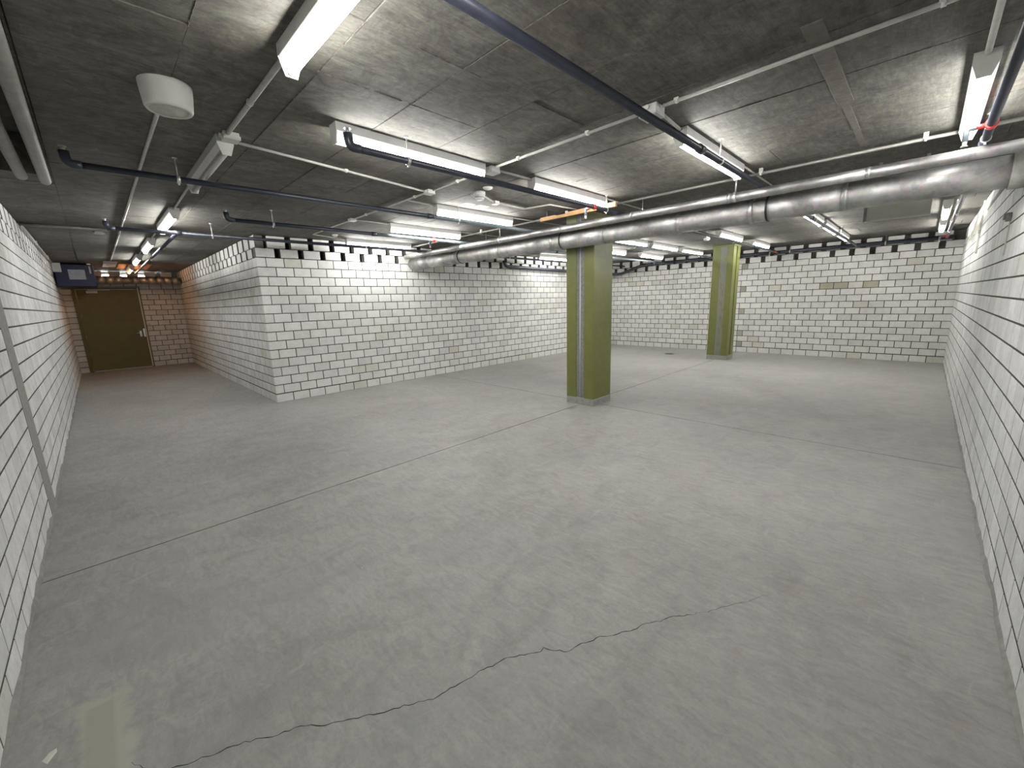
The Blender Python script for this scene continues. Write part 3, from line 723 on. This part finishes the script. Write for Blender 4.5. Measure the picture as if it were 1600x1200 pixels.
conduit('grey conduit from the loudspeaker side light to the unlit light', [(-1.10, -5.22, ZC), (-1.10, -3.96, ZC)], 0.013, clips=(0.5,))
conduit('conduit between the unlit light and the first corridor light', [(-1.10, -2.73, ZC), (-1.08, -1.37, ZC)], 0.010)
conduit('conduit between the first and second corridor lights', [(-1.08, -0.14, ZC), (-1.08, 1.16, ZC)], 0.010)
conduit('conduit between the second and third corridor lights', [(-1.08, 2.39, ZC), (-1.08, 3.62, ZC)], 0.010)
conduit('conduit feeding the end-on light near the right wall', [(-0.9, -7.405, ZC), (1.33, -7.405, ZC)], 0.013)
conduit('thin conduit past the light beside the wooden board', [(2.41, -4.64, ZC), (4.3, -4.62, ZC)], 0.008)
conduit('thin conduit past the light next to the big junction box', [(2.34, -6.06, ZC), (5.0, -6.05, ZC)], 0.008)
conduit('thin conduit past the light beside the smoke detector, under the duct', [(2.30, -3.25, ZC), (5.0, -3.40, ZC)], 0.008)
conduit('thin conduit past the light two rows behind the detector, to the duct', [(2.43, -1.96, ZC), (4.2, -2.0, ZC)], 0.008)
conduit('dull steel conduit running parallel to the round duct', [(2.585, -0.15, 2.585), (2.585, YR+0.02, 2.585)], 0.013, 'conduit_dk', clips=(0.28, 0.50, 0.79, 0.93))
conduit('pale cable duct from the loudspeaker down the corridor ceiling', [(-1.447, -4.40, HC-0.010), (-1.447, 5.1, HC-0.010)], 0.011, clips=(0.42, 0.55, 0.70, 0.84))
conduit('conduit along the corridor ceiling edge on the left wall', [(XL+0.03, 0.62, 2.585), (XL+0.03, 5.6, 2.585)], 0.016, clips=(0.35, 0.8))
conduit('grey pipe across the left of the corridor ceiling', [(XL+0.02, 0.56, HC-0.02), (-1.58, 0.55, HC-0.02)], 0.018, 'conduit_dk')
conduit('short cable from the smoke detector to its small box', [(1.175, -3.90, ZC), (1.47, -3.76, ZC)], 0.008)
conduit('zigzag conduit from the smoke detector to the wooden board', [(1.575, -3.735, ZC), (2.02, -3.72, ZC), (2.10, -4.06, ZC), (2.58, -4.10, ZC)], 0.009, rad=0.03)
jbox('big white junction box on the ceiling next to the thick dark pipe', 0.67, -6.03, 0.055, 0.060)
jbox('white junction box at the far end of the nearest big light', 0.69, -4.59, 0.048, 0.050)
jbox('small white junction box where the slanted conduit ends', 0.68, -3.67, 0.042, 0.040)
jbox('small junction box before the light two rows behind the detector', 0.68, -1.91, 0.040, 0.035)
jbox('small round-cornered box beside the smoke detector', 1.52, -3.74, 0.035, 0.035)
jbox('white box at the end of the unlit light', -1.08, -4.01, 0.045, 0.045)
jbox('small flat box on the ceiling at the corridor mouth', -1.65, 0.92, 0.045, 0.03)

# ================================================================== ceiling devices
sp_ = thing('ceiling_loudspeaker', 'white round loudspeaker drum on the dark ceiling at upper left', 'loudspeaker', (-1.448, -4.495, HC))
MB().lathe([(0.110, 0.0), (0.110, -0.008), (0.106, -0.055), (0.100, -0.110), (0.094, -0.120), (0.082, -0.122), (0.079, -0.116)], (0, 0, 0), 48).build('drum', 'offwhite', sp_)
MB().lathe([(0.079, -0.1155), (0.078, -0.1185), (0.0, -0.1190)][:2]+[(0.001, -0.119)], (0, 0, 0), 48).build('grille', 'grille', sp_)
MB().tube([(0.03, -0.074, -0.117), (0.03, -0.074, -0.122)], 0.003, 8).build('screw', 'zinc', sp_)
sm = thing('smoke_detector', 'white smoke detector on the ceiling with a bent cable', 'smoke detector', (1.12, -3.93, HC))
MB().lathe([(0.060, 0.0), (0.060, -0.030), (0.054, -0.040)], (0, 0, 0), 32).build('base', 'white', sm)
MB().lathe([(0.052, -0.040), (0.050, -0.056), (0.042, -0.072), (0.028, -0.080), (0.001, -0.081)], (0, 0, 0), 32).build('sensor_head', 'white', sm)
MB().lathe([(0.0505, -0.050), (0.0525, -0.053), (0.0490, -0.060)], (0, 0, 0), 32).build('vent_ring', 'insul', sm)
MB().tube(arc_path([(-0.05, 0.03, -0.01), (-0.085, 0.05, -0.03), (-0.03, 0.02, -0.065)], 0.02), 0.004, 8).build('cable_loop', 'white', sm)
dc = thing('ceiling_rose', 'flat round white cover disc beside the smoke detector', 'cover', (1.07, -4.115, HC))
MB().lathe([(0.050, 0.0), (0.046, -0.012), (0.024, -0.022), (0.001, -0.024)], (0, 0, 0), 28).build('cover_disc', 'offwhite', dc); MB().lathe([(0.052, 0.0), (0.052, -0.004)], (0, 0, 0), 28).build('rim', 'conduit', dc)
dl = thing('bell', 'small round white sounder hanging from the ceiling before the far column', 'sounder', (6.45, -4.28, HC))
MB().tube([(0, 0, 0), (0, 0, -0.05)], 0.012, 10).build('stem', 'offwhite', dl); MB().lathe([(0.05, -0.05), (0.06, -0.075), (0.045, -0.10), (0.001, -0.11)], (0, 0, 0), 24).build('dome', 'white', dl)
conduit('conduit to the small round sounder beyond the duct', [(4.2, -4.36, ZC), (6.40, -4.28, ZC)], 0.011)
d2 = thing('ceiling_sensor', 'small white dome on the ceiling over the inner block wall', 'sensor', (0.98, -0.62, HC))
MB().lathe([(0.045, 0.0), (0.045, -0.02), (0.03, -0.035), (0.001, -0.04)], (0, 0, 0), 24).build('dome', 'offwhite', d2); MB().lathe([(0.05, 0.0), (0.05, -0.006)], (0, 0, 0), 24).build('base_ring', 'white', d2)

# wooden board with a notch hung under the conduit
wb = thing('wooden_board', 'short notched wooden board hanging beside the duct', 'board', (2.42, -4.75, 2.52))
b = MB(); prof = [(0, 0), (1.10, 0), (1.10, 0.045), (0.86, 0.045), (0.84, 0.032), (0.66, 0.032), (0.64, 0.050), (0.0, 0.050)]
n = len(prof); b.add([(-0.018, y, z) for y, z in prof]+[(0.018, y, z) for y, z in prof], [(i, (i+1) % n, n+(i+1) % n, n+i) for i in range(n)][::1]+[tuple(range(n))[::-1], tuple(range(n, 2*n))]); b.build('plank', 'wood', wb)
for y in (0.12, 1.0): MB().box(-0.004, 0.004, y-0.012, y+0.012, 0.03, HC-2.52).build('steel_strap', 'black', wb)

# grey pipes under the slab opening at upper left
for x, y1, lab in ((-1.985, -2.20, 'grey jacketed pipe at the upper left edge, nearer the room'), (-2.105, -2.28, 'grey jacketed pipe at the upper left edge, nearer the wall')):
    t = thing('jacketed_pipe', lab, 'pipe', (x, 0, 2.575), 'grey pipes in the slab opening')
    MB().tube([(0, HY0-0.4, 0), (0, y1, 0)], 0.034, 20).build('jacket', 'insul', t)
    MB().tube([(0, y1-0.004, 0), (0, y1+0.004, 0)], 0.030, 20).build('end_cap', 'conduit', t)
    for y in (-4.8, -3.0): MB().box(-0.005, 0.005, y-0.01, y+0.01, 0.03, HC+0.28-2.575).build('hanger_strap', 'zinc', t)

# ================================================================== corridor end: blue unit, duct, boards
bu = thing('ventilation_unit', 'dark blue ventilation unit with a grey label above the door', 'ventilator', (-2.02, 6.4, 2.12))
MB().bbox(-0.31, 0.30, -0.45, 0.75, 0.0, 0.47, 0.012).build('casing', 'blue', bu)
MB().bbox(-0.11, 0.15, -0.456, -0.449, 0.15, 0.36, 0.002).build('label_plate', 'label', bu)
MB().bbox(0.22, 0.25, -0.458, -0.449, 0.28, 0.44, 0.002).build('latch', 'conduit', bu)
MB().bbox(-0.33, -0.20, -0.50, -0.45, 0.30, 0.49, 0.005).build('terminal_box', 'offwhite', bu)
MB().bbox(-0.26, -0.20, -0.40, 0.70, 0.47, 0.50, 0.003).build('rail', 'zinc', bu); MB().bbox(0.20, 0.26, -0.40, 0.70, 0.47, 0.50, 0.003).build('rail', 'zinc', bu)
ed = thing('corridor_duct', 'ribbed metal duct leaving the blue unit above the door', 'duct', (0, 7.62, 2.36))
xs_ = [-1.72+0.17*k for k in range(11)]
for i in range(10):
    MB().tube([(xs_[i]+0.001, 0, 0), (min(xs_[i+1], -0.01)-0.001, 0, 0)], 0.10, 28).build('duct_section', 'galv', ed)
    if i: MB().tube([(xs_[i]-0.006, 0, 0), (xs_[i]+0.006, 0, 0)], 0.104, 28).build('rib', 'galv2', ed)
t = tag(MB().bbox(-1.30, -0.72, 5.75, 7.25, HC-0.016, HC-0.003, 0.004).build('formwork_board', 'wood'), 'orange-lit timber board left on the ceiling at the corridor end', 'board')
t = tag(MB().bbox(-1.56, -1.33, 5.40, 6.80, HC-0.014, HC-0.003, 0.004).build('ceiling_plate', 'label'), 'grey sheet plate on the ceiling beside the timber board', 'plate')

# ================================================================== right wall bits
t = thing('cable_trunking', 'narrow cream cable trunking down the top of the right wall', 'trunking', (6.45, YR, 0), rz=0.0)
MB().bbox(-0.02, 0.02, 0.0, 0.022, 1.95, HC-0.02, 0.003).build('channel', 'plaster', t); MB().bbox(-0.024, 0.024, 0.0, 0.026, 2.20, 2.25, 0.003).build('coupler', 'conduit', t)
t = thing('pipe_stub', 'capped grey pipe stub with cement drips in the right wall', 'pipe stub', (3.42, YR, 2.06))
MB().tube([(0, -0.005, 0), (0, 0.03, 0)], 0.035, 18).build('collar', 'mortar_strip', t); MB().tube([(0, 0.028, 0.004), (0, 0.045, 0.004)], 0.024, 16).build('cap', 'insul', t)
MB().bbox(-0.012, 0.012, 0.0, 0.008, -0.30, -0.03, 0.003).build('cement_drip', 'plaster', t)

# ================================================================== floor drain
t = thing('floor_drain', 'small dark floor drain grating near the back wall', 'drain', (8.86, -2.61, 0))
b = MB().lathe([(0.13, 0.0005), (0.13, 0.006), (0.105, 0.006), (0.105, 0.0006)], (0, 0, 0), 28); b.build('rim', 'strip', t)
for k in range(-3, 4): 
    hw = math.sqrt(max(0, 0.104**2-(k*0.028)**2)); MB().box(-hw, hw, k*0.028-0.009, k*0.028+0.009, 0.0006, 0.004).build('grate_bar', 'black', t)
